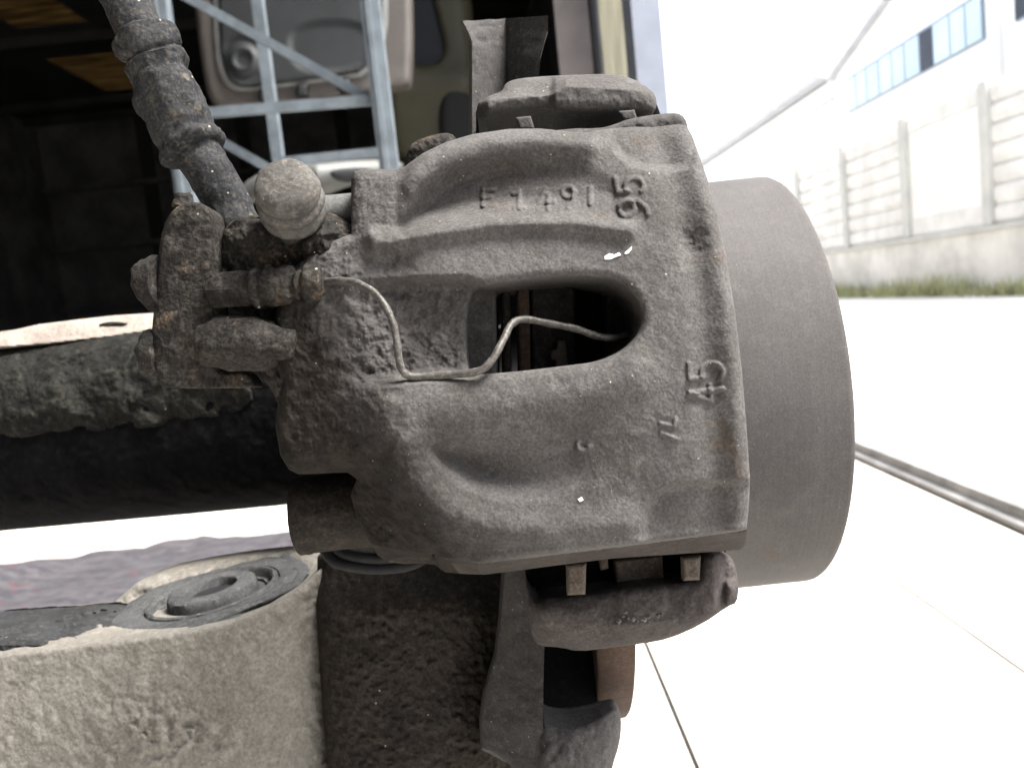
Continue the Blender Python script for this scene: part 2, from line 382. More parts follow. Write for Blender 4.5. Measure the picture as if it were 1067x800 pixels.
# ================================================================== SETTING
DX = .90                                              # the door line of the workshop runs along x = DX
o = box('yard', (-60, -60, -.30), (400, 600, -.012), M['yard'], origin=(0, 0, -.3)); tag(o, kind='structure')
fl = box('floor', (-9, -7.5, -.2), (DX-.0305, 17, -.006), M['joint'], origin=(0, 0, -.2)); tag(fl, kind='structure')
tl = None
for i in range(-7, 2):
    for j in range(-1, 4):
        x0 = .15+.42*i; y0 = -1.2+1.55*j; x1 = min(x0+.42, DX-.035)
        if i == 1:
            t = box('floor_slab', (x0+.003, y0+.002, -.006), (x1-.003, y0+1.548, 0), M['floor'], fl); continue
        if tl is None:
            tl = box('floor_slab', (x0+.003, y0+.002, -.006), (x0+.417, y0+1.548, 0), M['floor'], fl); tl0 = (x0, y0)
        else:
            t = tl.copy(); COL.objects.link(t); t.parent = fl; t.location = Vector((x0-tl0[0], y0-tl0[1], 0))
# door track: an angle-iron rail on the sill
tr = thing('door_track', 'worn grey steel door track running along the floor edge', 'door track', (DX, 2, 0))
V = []; prof = [(-.028, 0), (-.028, .012), (-.012, .016), (-.008, .034), (.008, .034), (.012, .016), (.028, .012), (.028, 0)]
ys = np.linspace(-4, 4.6, 60)
for y in ys:
    wob = .003*math.sin(y*2.3)
    for a, b_ in prof: V.append((DX+a+wob, y, b_))
Fc = [[i*8+j, i*8+(j+1) % 8, (i+1)*8+(j+1) % 8, (i+1)*8+j] for i in range(59) for j in range(8)]+[list(range(8))[::-1], [59*8+k for k in range(8)]]
mesh('rail', V, Fc, M['steel'], tr, True, 30)
# workshop building
bd_ = thing('workshop_building', 'dark workshop hall with its wide side door standing open', 'building', (-4, 5, 0))
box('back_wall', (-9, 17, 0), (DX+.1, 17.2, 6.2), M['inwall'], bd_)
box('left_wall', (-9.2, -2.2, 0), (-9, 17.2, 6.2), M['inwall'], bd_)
box('fill_blocker_wall', (-9, -2.2, 0), (DX+.3, -2.0, 5.3), M['inwall'], bd_)  # unseen wall added behind the camera to cut the front fill
# front wall beyond the opening: posts and panels standing on the door line
def fw(name, ya, yb, m, dx0=0, dx1=.12, z0=0, z1=5): return box(name, (DX+dx0, ya, z0), (DX+dx1, yb, z1), m, bd_)
fw('door_post', 4.73, 5.02, M['bluepost'], -.02, .14)
fw('wall_glazing', 5.02, 6.10, M['sideglass'], .0, .01, 1.2); fw('wall_panel', 5.02, 6.10, M['bluepost'], .04, .09, 0, 1.2)
fw('door_post', 6.10, 6.36, M['bluepost'], -.02, .14)
fw('wall_panel', 6.36, 9.35, M['inwall'], .05, .09); box('door_leaf', (.63, 6.6, 0), (.895, 6.66, 4.9), M['pinkpost'], bd_)
fw('wall_panel', 9.35, 17, M['inwall'], .02, .10)
box('fascia', (DX-.02, 4.4, 5), (DX+.14, 17, 5.25), M['inwall'], bd_)
box('fascia', (-.62, -1.998, 4.8), (-.58, 4.398, 5.25), M['inwall'], bd_)  # trim along the edge of the unseen roof below
# roof of sheets with three strips of weathered roof lights let in
ZR = 5.0
lights = [(-7.2, 9.2), (-7.2, 12.6), (-7.2, 16.0)]
RL = [(-6.4, -5.4, 9.6, 12.0), (-6.75, -5.6, 13.3, 15.3)]
box('roof_sheet', (-9.2, -1.998, ZR), (-.625, 4.4, ZR+.05), M['roof'], bd_)  # unseen near roof, shaped to let light in from above
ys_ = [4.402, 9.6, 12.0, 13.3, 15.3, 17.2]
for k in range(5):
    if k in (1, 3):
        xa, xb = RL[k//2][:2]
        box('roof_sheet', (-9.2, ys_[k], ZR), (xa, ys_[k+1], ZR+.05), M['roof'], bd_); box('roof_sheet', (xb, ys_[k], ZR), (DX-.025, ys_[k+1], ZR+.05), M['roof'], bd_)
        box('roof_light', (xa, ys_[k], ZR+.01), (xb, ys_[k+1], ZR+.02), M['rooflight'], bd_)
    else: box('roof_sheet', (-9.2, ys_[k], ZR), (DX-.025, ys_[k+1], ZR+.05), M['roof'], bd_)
for y in (4.5, 6.2, 7.8, 9.4, 12.3, 15.5, 16.5): box('purlin', (-9, y, ZR-.14), (DX-.03, y+.06, ZR-.002), M['roof'], bd_)
for x in (-7, -5, -3, -1.2): box('back_wall_rib', (x, 16.9, 0), (x+.25, 16.998, 5), M['roof'], bd_)
for z in (1.2, 2.4, 3.6): box('back_wall_rail', (-9, 16.85, z), (DX, 16.995, z+.1), M['inwall'], bd_)
pb = box('back_window', (.0, 16.94, 4.0), (.75, 16.98, 4.9), M['sideglass'], bd_)

# boundary wall of precast slats
WX = 5.93
bw = thing('boundary_wall', 'weathered precast concrete slat wall on a stained plinth across the yard', 'wall', (WX, 12, 0))
box('plinth', (WX, 5, -.02), (WX+.35, 60, .74), M['plinth'], bw); box('coping', (WX-.04, 5, .742), (WX+.36, 60, .80), M['post'], bw)
posts = [7.85, 9.95, 11.95, 14.05, 16.2, 18.3, 20.4, 22.5, 24.6, 26.7]
for y in posts: o = box('wall_post', (WX-.02, y-.085, .802), (WX+.16, y+.085, 2.50), M['post'], bw); bevel(o, .012, 1)
for k in range(len(posts)-1):
    a, b_ = posts[k]+.087, posts[k+1]-.087
    if k == 1:
        box('wall_panel', (WX+.05, a, 1.05), (WX+.09, b_, 2.26), M['concrete2'], bw)
        box('wall_slat', (WX+.04, a, 2.265), (WX+.10, b_, 2.46), M['concrete'], bw); box('wall_slat', (WX+.04, a, .804), (WX+.10, b_, 1.045), M['concrete'], bw); continue
    n_ = 7; hgt = (2.46-.804)/n_
    for q in range(n_):
        V = [(WX+.06, a, .804+q*hgt), (WX+.03, a, .804+(q+.25)*hgt), (WX+.03, a, .804+(q+.8)*hgt), (WX+.075, a, .804+(q+.985)*hgt), (WX+.11, a, .804+(q+.985)*hgt), (WX+.11, a, .804+q*hgt)]
        V += [(x, b_, z) for x, _, z in V]
        mesh('wall_slat', V, [[0, 1, 2, 3, 4, 5], [11, 10, 9, 8, 7, 6]]+[[i, i+6, (i+1) % 6+6, (i+1) % 6] for i in range(6)], M['concrete'], bw, False)
# grass strip at the foot of the wall
V = []; Fc = []
for k in range(5500):
    y = RNG.uniform(7, 24); clump = .5+.5*math.sin(y*3.1)*math.sin(y*1.3+1); x = WX-RNG.uniform(0, .5)
    hgt = RNG.uniform(.05, .30)*(.3+clump); a = RNG.uniform(0, 6.28); wd = RNG.uniform(.006, .016); lx, ly = RNG.normal(0, .04, 2); i = len(V)
    V += [(x-wd*math.cos(a), y-wd*math.sin(a), -.012), (x+wd*math.cos(a), y+wd*math.sin(a), -.012), (x+lx, y+ly, hgt)]; Fc.append([i, i+1, i+2])
o = mesh('grass', V, Fc, M['grass'], None, False); tag(o, 'strip of rough green grass along the foot of the wall', 'grass', kind='stuff')

# white factory behind the wall: gable hall and a lower wing
FX = 9.5
fb = thing('factory_building', 'white gabled factory hall with a strip of pale blue windows', 'building', (FX, 14, 0))
def poly_x(name, pts, x0, x1, mat, parent):
    V = [(x0, y, z) for y, z in pts]+[(x1, y, z) for y, z in pts]; n_ = len(pts)
    return mesh(name, V, [list(range(n_)), list(range(n_, 2*n_))[::-1]]+[[i, i+n_, (i+1) % n_+n_, (i+1) % n_] for i in range(n_)], mat, parent, False)
poly_x('gable_wall', [(22.4, -.02), (22.4, 5.55), (13.0, 8.0), (3.6, 5.55), (3.6, -.02)], FX, FX+14, M['white'], fb)
for s_, (ya, za, yb, zb) in enumerate([(22.75, 5.47, 13.0, 8.02), (3.3, 5.47, 13.0, 8.02)]):
    poly_x('roof_edge', [(ya, za), (ya, za+.12), (yb, zb+.12), (yb, zb)], FX-.18, FX+14.2, M['eave'], fb)
def fac_window(y0, y1, z0, z1, cuts, dark=()):
    wn = box('window', (FX-.05, y0, z0), (FX-.004, y1, z1), M['frame'], fb)
    for a, b_ in zip(cuts[:-1], cuts[1:]):
        box('pane', (FX-.062, a+.03, z0+.02), (FX-.051, b_-.03, z1-.05), M['paned'] if (a, b_) in dark else M['pane'], wn)
    return wn
cuts = [15.75, 16.3, 16.85, 17.5, 18.05, 18.7, 19.3, 19.95, 20.6, 21.2, 21.8]
fac_window(15.75, 21.8, 4.42, 5.28, cuts, dark={(17.5, 18.05)})
fac_window(9.5, 14.8, 4.42, 5.28, [9.5, 10.3, 11.1, 11.9, 12.7, 13.5, 14.3, 14.8], dark={(14.3, 14.8)})
tube('downpipe', [(FX-.08, 15.3, 0), (FX-.08, 15.3, 6.6)], .045, M['white'], fb, seg=10)
wg = thing('factory_wing', 'long low white factory wing with a grey eave behind the hall', 'building', (FX, 40, 0))
box('wall', (FX+.05, 22.45, -.02), (FX+12, 62, 5.55), M['white'], wg)
poly_x('roof', [(22.8, 5.62), (22.8, 5.95), (62.5, 5.95), (62.5, 5.62)], FX-.35, FX+12, M['eave'], wg)
for y in (24.2, 29, 34, 39): box('wall_joint', (FX+.02, y, .5), (FX+.048, y+.12, 5.0), M['eave'] if y > 38 else M['white'], wg)
box('gutter', (FX-.02, 22.8, 5.0), (FX+.048, 62, 5.06), M['eave'], wg)

# ================================================================== THINGS IN THE WORKSHOP
RY = 3.2
rk = thing('storage_rack', 'tall galvanised steel rack frame with diagonal bracing inside the workshop', 'storage rack', (-.8, RY, 0))
def up_x(u, v, y): return on(u, v, 1, y)[0]
def upright(x, y, wd):
    a = box('upright', (x-wd/2, y-.03, 0), (x+wd/2, y+.03, 3.0), M['rack'], rk)
    box('flange', (x-wd*.22, y-.046, 0), (x+wd*.05, y-.0305, 3.0), M['rack'], a)
x1, x2 = up_x(180, 100, RY), up_x(396, 90, RY)
upright(x1, RY, .066); upright(x2, RY, .070)
xm = up_x(279, 80, 4.2); box('upright', (xm-.026, 4.17, 0), (xm+.026, 4.23, 3.0), M['rack'], rk)
def rbar(name, a, b_, y, wd): bar(name, on(*a, 1, y), on(*b_, 1, y), wd, .03, M['rack'], rk)
rbar('diagonal_brace', (178, -12), (392, 107), RY+.05, .034); rbar('diagonal_brace', (196, 128), (345, 212), RY+.05, .034)
rbar('cross_beam', (190, 120), (396, 104), RY+.01, .036); rbar('cross_beam', (286, 170), (402, 158), 4.15, .045)
# big light panel behind the rack: a car tailgate seen from inside
tg = thing('car_tailgate', 'beige car tailgate with dark inner trim leaning behind the rack', 'tailgate', on(310, 340, 1, 4.6)*[1, 1, 0])
outl = chaikin([(198, -60), (205, 30), (214, 92), (222, 111), (245, 114), (330, 104), (420, 90), (430, 84), (428, -60)], 2)
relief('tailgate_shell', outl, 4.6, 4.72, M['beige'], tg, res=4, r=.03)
inn = chaikin([(219, -60), (222, 40), (226, 74), (237, 92), (256, 96), (330, 86), (404, 76), (404, -60)], 2)
relief('door_seal', inn, 4.575, 4.62, M['seal'], tg, res=3, r=.012)
inn2 = chaikin([(226, -60), (229, 40), (232, 70), (241, 87), (257, 91), (330, 81), (398, 71), (398, -60)], 2)
def trimd(u, v):
    r_ = np.hypot(u-253, v-62)
    d = 4.545+.012*np.exp(-((r_-20)/4)**2)-.012*np.exp(-((r_-11)/3)**2)
    pk = sdf(u, v, chaikin([(298, 40), (318, 24), (372, 22), (388, 40), (380, 72), (310, 78)], 2)); return d+.014*sst(-4, 5, pk)
relief('inner_trim', inn2, trimd, 4.6, M['trim'], tg, res=2, r=.012)
for u_ in (275, 314, 358): relief('hinge_block', [(u_-5, 93-(u_-275)*.12), (u_+6, 92-(u_-275)*.12), (u_+6, 104-(u_-275)*.12), (u_-5, 105-(u_-275)*.12)], 4.55, 4.62, M['trim'], tg, res=2, r=.01)
# dull olive car body behind
oc = thing('car_shell', 'dull olive car body standing in the dark behind the rack', 'car', on(450, 335, 1, 6)*[1, 1, 0])
ol = chaikin([(395, -80), (396, 60), (400, 140), (410, 166), (440, 172), (495, 168), (500, 100), (492, 20), (486, -80)], 2)
wn_ = chaikin([(402, -70), (404, 30), (412, 64), (440, 70), (460, 64), (465, 48), (455, 15), (440, -70)], 2)
relief('body_side', ol, lambda u, v: 5.9+.1*sst(80, 170, v)-.06*np.exp(-((v-85)/18)**2), 6.3, M['olive'], oc, res=4, r=.12, holes=[wn_], holer=.02)
relief('side_window', wn_+[[0, 0]], 5.97, 6.0, M['carglass'], oc, res=5, r=0)
wc = chaikin([(462, 92), (478, 88), (494, 100), (498, 150), (480, 172), (462, 160), (456, 120)], 2)
relief('wheel', wc, 5.86, 6.1, M['blackrub'], oc, res=4, r=.06)
# pale bumper lying on the lower beam
bp_ = thing('car_bumper', 'dirty white car bumper lying low behind the round bolt head', 'bumper', on(330, 345, 1, 4.4)*[1, 1, 0])
bo = chaikin([(240, 215), (252, 190), (285, 174), (330, 170), (420, 164), (420, 182), (345, 190), (300, 196), (262, 214)], 2)
relief('bumper_skin', bo, lambda u, v: 4.3+.004*np.abs(u-330), 4.6, M['bumper'], bp_, res=3, r=.06)
relief('lamp_recess', chaikin([(340, 178), (372, 174), (392, 176), (388, 186), (350, 188)], 2), 4.27, 4.35, M['trim'], bp_, res=2, r=.02)

# ================================================================== THE AXLE END
AX_D, AX_V, BODY_D = .39, 423.0, .36                                # hub axis: level along X, this far from the lens
C = P(CX, AX_V, AX_D)
def circ_depth(u, v, R):
    vv = ((v-AX_V)*math.cos(ROLL)+(u-CX)*math.sin(ROLL)); s = vv/FP
    k = (v-AX_V)*0
    disc = np.maximum((2*BODY_D)**2-4*(1+s*s)*(BODY_D**2-R*R), 0)
    return (2*BODY_D-np.sqrt(disc))/(2*(1+s*s))
# ---- brake disc
dk = thing('brake_disc', 'solid brake disc with deep grey drum hat beside the caliper', 'brake disc', C-np.array([0, 0, .135]))
lathe('rotor', C+[.0202, 0, 0], (1, 0, 0), [(0, .05), (0, .1409), (.0008, .1417), (.0124, .1417), (.0132, .1409), (.0132, .05)], M['rust'], dk, seg=160, sub=0)
lathe('hat', C+[.0295, 0, 0], (1, 0, 0), [(0, .094), (.02, .0943), (.05, .0943), (.0926, .0943), (.0939, .0941), (.0947, .0936), (.0949, .092), (.0949, .02)], M['hat'], dk, seg=180, sub=0)
# ---- caliper
cal = thing('brake_caliper', 'dusty cast iron brake caliper with slotted bridge and cast numerals', 'brake caliper', P(540, 598, .25))
OUT = [(366, 186), (369, 179), (376, 177), (414, 176), (421, 174), (440, 160), (465, 148), (492, 140), (530, 134.5), (562, 134), (596, 137.5), (612, 137.5), (640, 133.5), (680, 130.5), (708, 129.5), (715, 131), (721, 141), (728, 160), (737, 186), (747, 222), (757, 268), (766, 325), (773, 385), (778, 445), (781.5, 500), (780.5, 525), (778, 550), (777, 566), (772, 572), (745, 574), (700, 577), (640, 581), (590, 587), (545, 593), (505, 598), (478, 597), (464, 596), (458, 592), (452, 577), (425, 580), (404, 583), (394, 579), (386, 566), (372, 540), (365, 515), (372, 499), (362, 492), (330, 493.5), (311, 494), (301, 489), (292, 474), (287, 445), (290, 415), (294, 398), (286, 370), (286, 330), (300, 285), (330, 256), (366, 244)]
HOLE = chaikin([(486, 301), (520, 296), (560, 290), (610, 287), (643, 292), (663, 309), (670, 330), (664, 350), (648, 366), (622, 377), (588, 381), (540, 387), (500, 390), (486, 390)], 2)
redge = np.array([(131, 716), (160, 728), (186, 737), (222, 747), (268, 757), (325, 766), (385, 773), (445, 778), (500, 781), (600, 780)])
def arc(cx, cy, rx, ry, a0, a1, n=10): return [(cx+rx*math.cos(math.radians(a)), cy+ry*math.sin(math.radians(a))) for a in np.linspace(a0, a1, n)]
STROKES = [  # cast marks: (polyline, half width px, height m)
    ([(503, 197), (503, 214)], 2, 1), ([(503, 197), (515, 197)], 2, 1), ([(503, 206), (512, 205)], 2, 1), ([(503, 214), (516, 213.5)], 2, 1.3),
    ([(535, 202), (541, 199), (541, 217)], 2, 1), ([(536, 217), (546, 216)], 1.6, 1),
    ([(569, 197), (561, 211), (577, 210)], 2, 1), ([(571, 203), (571, 218)], 2, 1),
    (arc(592, 200, 6, 5.5, 0, 360, 16), 2, 1), ([(598, 200), (597, 210), (592, 216)], 2, 1),
    ([(615, 196), (615, 212)], 2.4, 1),
    # 95, reading upward
    ([(641, 186), (643, 200), (655, 199)], 2.1, 1.15), (arc(661, 194, 9.5, 8.5, 150, 400, 14), 2.1, 1.15),
    (arc(653, 217, 8, 8, 0, 360, 18), 2.1, 1.15), ([(645, 214), (652, 208.5), (664, 209), (673, 216), (675, 223)], 2.1, 1.15),
    # 45
    ([(718, 379), (719, 395), (731, 394)], 2.3, 1.25), (arc(742, 388, 11, 9.5, 150, 400, 14), 2.3, 1.25),
    ([(719, 409), (753, 405)], 2.3, 1.25), ([(719, 409), (741, 418), (740, 401)], 2.3, 1.25),
    # small marks
    ([(688, 441), (698, 443.5)], 1.7, 1), ([(704, 436), (702, 444)], 1.7, 1), ([(689, 451), (706, 458)], 1.7, 1),
    (arc(609, 463, 7, 6, 200, 20, 10), 1.8, 1), (arc(607, 466, 6, 4.5, -20, 200, 10), 1.8, 1)]
TOPP = chaikin([(402, 250), (420, 212), (448, 180), (490, 162), (545, 157), (605, 163), (648, 185), (655, 213), (610, 226), (520, 227), (450, 237)], 2)
BOTP = chaikin([(440, 466), (478, 456), (540, 452), (600, 441), (650, 433), (664, 458), (650, 500), (600, 521), (540, 526), (496, 518), (462, 496)], 2)
TRGH = chaikin([(300, 300), (366, 290), (430, 288), (520, 286), (520, 396), (435, 398), (400, 404), (300, 400)], 2)
RU = chaikin([(648, 120), (628, 134), (640, 160), (662, 176), (700, 180), (730, 172), (730, 120)], 2)
RLo = chaikin([(664, 580), (672, 526), (690, 506), (740, 501), (800, 500), (800, 580)], 2)
LOWL = chaikin([(250, 505), (355, 455), (408, 470), (430, 520), (468, 558), (510, 582), (500, 640), (250, 640)], 2)
def body_depth(u, v):
    d = circ_depth(u, v, .160); h = np.zeros_like(u)
    # rib crown above the upper pocket and the rib between pocket and slot
    h += .0035*np.exp(-(pld(u, v, [(385, 235), (415, 195), (450, 166), (500, 148), (560, 144), (612, 150)])/15)**2)
    h += .0026*np.exp(-(pld(u, v, [(392, 256), (450, 243), (520, 233), (600, 232), (655, 240)])/9)**2)
    h -= lerp(.0088, .0012, sst(430, 660, u))*sst(-2, 24, sdf(u, v, TOPP))
    h -= .0085*sst(-2, 16, sdf(u, v, TRGH))*sst(560, 470, u)*sst(335, 440, u)
    # lower rib and pocket
    h += .0022*np.exp(-(pld(u, v, [(400, 430), (450, 428), (540, 420), (620, 408), (660, 390)])/26)**2)
    h -= lerp(.0085, .0008, sst(455, 640, u))*sst(-2, 30, sdf(u, v, BOTP))
    h += .0030*np.exp(-(pld(u, v, [(418, 462), (432, 500), (462, 532), (510, 552), (580, 556), (650, 548)])/23)**2)
    h -= .0150*sst(-5, 60, sdf(u, v, LOWL))
    h -= .0030*sst(-3, 8, sdf(u, v, RU)); h -= .0024*sst(-4, 8, sdf(u, v, RLo))
    dx = np.interp(v, redge[:, 0], redge[:, 1])-u
    h -= .0016*np.exp(-((dx-34)/17)**2)
    h -= .0075*sst(415, 290, u)
    h -= .003*np.exp(-(((u-405)/26)**2+((v-275)/22)**2))
    h -= .0012*np.exp(-(((u-722)/16)**2+((v-252)/14)**2))
    # dark flat step near the block on the left
    h -= .003*sst(432, 410, u)*sst(250, 232, v)
    # underside lip
    vc = np.interp(u, [380, 455, 500, 778], [566, 579, 585, 551]); h -= .0013*np.maximum(0, v-vc)
    h += .0006*np.exp(-((v-vc+3)/4)**2)*sst(480, 520, u)
    for ln, hw, k in STROKES:
        a = np.asarray(ln); m = (u > a[:, 0].min()-8) & (u < a[:, 0].max()+8) & (v > a[:, 1].min()-8) & (v < a[:, 1].max()+8)
        if m.any(): dd = pld(u[m], v[m], ln); h[m] +=   .00072*k*sst(hw+1.7, hw-1.2, dd)*(.88+.2*np.sin(u[m]*.37+v[m]*.23+hw*9))
    return d-h
def body_amp(u, v):
    a = .00010+.00035*sst(470, 350, u)+.0003*sst(500, 590, v)*sst(520, 440, u)
    a = a+.0005*sst(0, 12, sdf(u, v, TRGH))*sst(500, 480, u)*sst(340, 400, u); return a+.0006*np.exp(-(((u-722)/14)**2+((v-250)/12)**2))
relief('body', OUT, body_depth, lambda u, v: np.where(u < 486, .262, lerp(.262, .236, sst(486, 520, u))+.03*sst(690, 720, u)), M['cast'], cal, res=1.0, r=.0034, holes=[HOLE], holer=.0026, amp=body_amp, freq=420, octv=5, seed=3)
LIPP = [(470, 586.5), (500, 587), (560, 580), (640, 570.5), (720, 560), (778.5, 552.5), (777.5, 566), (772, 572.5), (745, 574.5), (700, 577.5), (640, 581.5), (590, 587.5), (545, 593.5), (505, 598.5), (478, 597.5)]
relief('lower_edge', LIPP, lambda u, v: body_depth(u, v)-.0006, .262, M['edge'], cal, res=1.3, r=.0008, amp=.0003, freq=350, seed=17)  # strip coloured darker for the shade under the lip
# dirt-caked inlet boss at the hose end
BOSS = chaikin([(230, 240), (252, 223), (285, 226), (316, 236), (338, 216), (372, 238), (392, 262), (420, 300), (425, 400), (400, 440), (330, 452), (296, 436), (282, 402), (268, 392), (262, 330), (236, 322), (226, 280)], 2)
def boss_depth(u, v):
    d = np.full_like(u, .2165)
    def bl(x, y, r, k): return k*np.exp(-(((u-x)**2+(v-y)**2)/r**2))
    return d-bl(335, 256, 24, .006)-bl(268, 240, 24, .005)-bl(312, 372, 30, .006)+bl(300, 285, 26, .003)-bl(370, 270, 24, .003)+bl(350, 320, 20, .002)-bl(300, 425, 30, .003)+bl(385, 330, 25, .004)
relief('inlet_boss', BOSS, boss_depth, .258, M['crust'], cal, res=1.3, r=.006, amp=.0016, freq=260, octv=5, seed=11)
relief('outer_leg', [(646, 170), (725, 160), (760, 300), (770, 540), (655, 560), (640, 420), (664, 340)], .2265, .30, M['cast'], cal, res=4, r=.002)
# guide pin sliver and rear lug seen over the top edge
tube('guide_pin', [P(330, 226, .232), P(374, 222, .232)], px(21, .232), M['pin'], cal, seg=28)
relief('rear_lug', chaikin([(420, 180), (424, 158), (430, 148), (452, 140), (470, 138), (478, 148), (480, 180)], 1), .226, .25, M['crust'], cal, res=1.5, r=.004, amp=.0006, freq=400)
# lower guide sleeve, its black boot and the caked underside behind the body
sl_ = lathe('guide_sleeve', P(309, 537, .246), P(420, 525, .246)-P(309, 537, .246), [(0, .0035), (0, px(39, .246)), (.002, px(41, .246)), (.0035, px(41, .246)), (.005, px(39.5, .246)), (.04, px(41, .246))], M['darkcast'], cal, seg=56, sub=1, amp=.0005, freq=420)
relief('underside', chaikin([(372, 500), (400, 505), (460, 560), (520, 588), (500, 597), (462, 596), (452, 586), (410, 588), (392, 578), (380, 545)], 1), lambda u, v: .232+.00008*(v-500), .262, M['darkcast'], cal, res=1.5, r=.004, amp=.0012, freq=260, seed=5)
bt = tube('pin_boot', spline([P(338, 572, .262), P(352, 586, .258), P(390, 592, .256), P(428, 588, .258), P(452, 574, .262)], 8), px(6, .26), M['blackrub'], cal, seg=14)
tube('pin_boot', spline([P(345, 566, .262), P(360, 577, .258), P(392, 582, .256), P(425, 578, .258), P(446, 566, .262)], 8), px(6, .26), M['blackrub'], cal, seg=14)
# round capped bleed bolt
ax = P(296, 184, .199)-P(311, 242, .222); p0 = P(311, 242, .222)
k = np.linalg.norm(ax); r0 = px(33.5, .207)
lathe('bleed_bolt', p0, ax, [(-.002, r0*.78), (k*.30, r0*.80), (k*.34, r0*.92), (k*.38, r0*1.03), (k*.44, r0*1.05), (k*.48, r0*1.0), (k*.505, r0*.88), (k*.525, r0*.88), (k*.55, r0*1.0), (k*.59, r0*1.05), (k*.64, r0*1.04), (k*.675, r0*.97), (k*.69, r0*.87), (k*.705, r0*.87), (k*.73, r0*.96), (k*.77, r0*1.0), (k*.83, r0*.985), (k*.88, r0*.93), (k*.915, r0*.82), (k*.935, r0*.6), (k*.945, r0*.3), (k*.948, .0002)], M['cap'], cal, seg=72, sub=0, amp=.0003, freq=330, seed=2)
# chips of white paint and grit on the casting
for pl in ([(630, 267), (635, 264), (640, 265.5), (645, 263), (647, 266), (641, 268), (637, 270), (630, 270.5)], [(651, 263), (655, 260), (658.5, 256.5), (658, 260), (655, 264), (651, 265)], [(602, 520), (606, 518), (608, 521), (604, 523)]):
    relief('paint_chip', pl, lambda u, v: body_depth(u, v)-.00035, .206, M['chip'], cal, res=1, r=.0001)
V = []; Fc = []
def grit(n_, u0, u1, v0, v1, dfn, poly, smin, smax):
    u = RNG.uniform(u0, u1, n_); v = RNG.uniform(v0, v1, n_); m = sdf(u, v, poly) > 5
    if poly is OUT: m &= sdf(u, v, HOLE) < -4
    u, v = u[m], v[m]; X = P(u, v, dfn(u, v)-.0001)
    for p in X:
        s_ = RNG.uniform(smin, smax)*(.5+RNG.random()**3); i = len(V)
        for dv in ((1, 0, 0), (-1, 0, 0), (0, 1, 0), (0, -1, 0), (0, 0, 1), (0, 0, -1)): V.append(p+np.array(dv)*s_*RNG.uniform(.5, 1.2, 3)+RNG.normal(0, .15*s_, 3))
        for a, b_, c_ in ((0, 2, 4), (2, 1, 4), (1, 3, 4), (3, 0, 4), (2, 0, 5), (1, 2, 5), (3, 1, 5), (0, 3, 5)): Fc.append([i+a, i+b_, i+c_])
grit(300, 300, 775, 135, 560, body_depth, OUT, .00007, .0002)
grit(110, 240, 420, 225, 440, boss_depth, BOSS, .00012, .0003)
o = mesh('grit', V, Fc, M['grit'], cal, False); o['kind'] = 'stuff'

# ---- brake hose and its bracket
hs_ = thing('brake_hose', 'thick dirt-caked brake hose with crimped ferrule rising from the caliper', 'hose', P(240, 232, .228))
hp = [(252, 245, .229), (228, 196, .229), (205, 158, .229), (196, 143, .229), (183, 116, .228), (170, 86, .227), (162, 66, .227), (155, 50, .226), (147, 34, .226), (130, 0, .226), (112, -40, .226)]
pts = spline([P(*q) for q in hp], 10); n_ = len(pts); t = np.linspace(0, 10, n_)
tube('hose', pts, px(24, .227)*(1+.0*t), M['hose'], hs_, seg=44, amp=.0004, freq=260, seed=21)
fp = spline([P(*q) for q in [(207, 161, .229), (196, 143, .229), (183, 116, .228), (170, 86, .227), (162, 66, .227), (155, 50, .226), (148, 36, .226)]], 12); tt = np.linspace(0, 1, len(fp))
rad = np.interp(tt, [0, .015, .05, .10, .16, .22, .42, .50, .54, .58, .66, .72, .76, .80, .94, .985, 1], [20, 31, 35, 35.5, 32, 33, 33.5, 32, 28, 30, 32.5, 31, 27, 31, 32, 29, 22])
tube('ferrule', fp, px(1, .227)*rad, M['hose'], hs_, seg=56, amp=.0009, freq=190, octv=5, seed=23)
relief('grease_lump', chaikin([(126, 52), (131, 46), (136, 52), (139, 62), (133, 64), (127, 60)], 1), .229, .234, M['crust'], hs_, res=1, r=.0012, amp=.0005, freq=700)
hb = thing('hose_bracket', 'upright dirt-caked steel bracket plate holding the brake hose', 'bracket', P(210, 404, .226))
PL = chaikin([(163, 300), (166, 252), (174, 226), (188, 212), (206, 210), (218, 216), (228, 236), (232, 290), (227, 336), (221, 372), (222, 383), (252, 384.5), (260, 391), (267, 402), (262, 404.5), (172, 405), (162, 396), (157, 360), (160, 325)], 1)
relief('plate', PL, lambda u, v: .212+.004*sst(215, 232, u)+.0035*sst(395, 384, v)*0+.001*sst(178, 160, u)+.0025*sst(222, 232, u)*sst(392, 380, v), .224, M['crust'], hb, res=1.2, r=.0011, amp=.00045, freq=230, octv=5, seed=31)
lathe('bolt_head', P(172, 294, .217), P(140, 298, .219)-P(172, 294, .217), [(0, px(28, .217)), (.003, px(29, .217)), (.005, px(27, .217)), (.0065, px(20, .217)), (.0068, .0002)], M['crust'], hb, seg=30, amp=.0006, freq=420)
lathe('bolt_head', P(170, 368, .217), P(140, 370, .219)-P(170, 368, .217), [(0, px(25, .217)), (.002, px(26, .217)), (.004, px(24, .217)), (.005, px(17, .217)), (.0053, .0002)], M['crust'], hb, seg=30, amp=.0006, freq=420, seed=4)
lathe('stud', P(192, 216, .217), P(191, 200, .217)-P(192, 216, .217), [(0, px(11, .217)), (.002, px(9, .217)), (.0035, px(8, .217)), (.0038, .0002)], M['crust'], hb, seg=16, amp=.0006, freq=800)
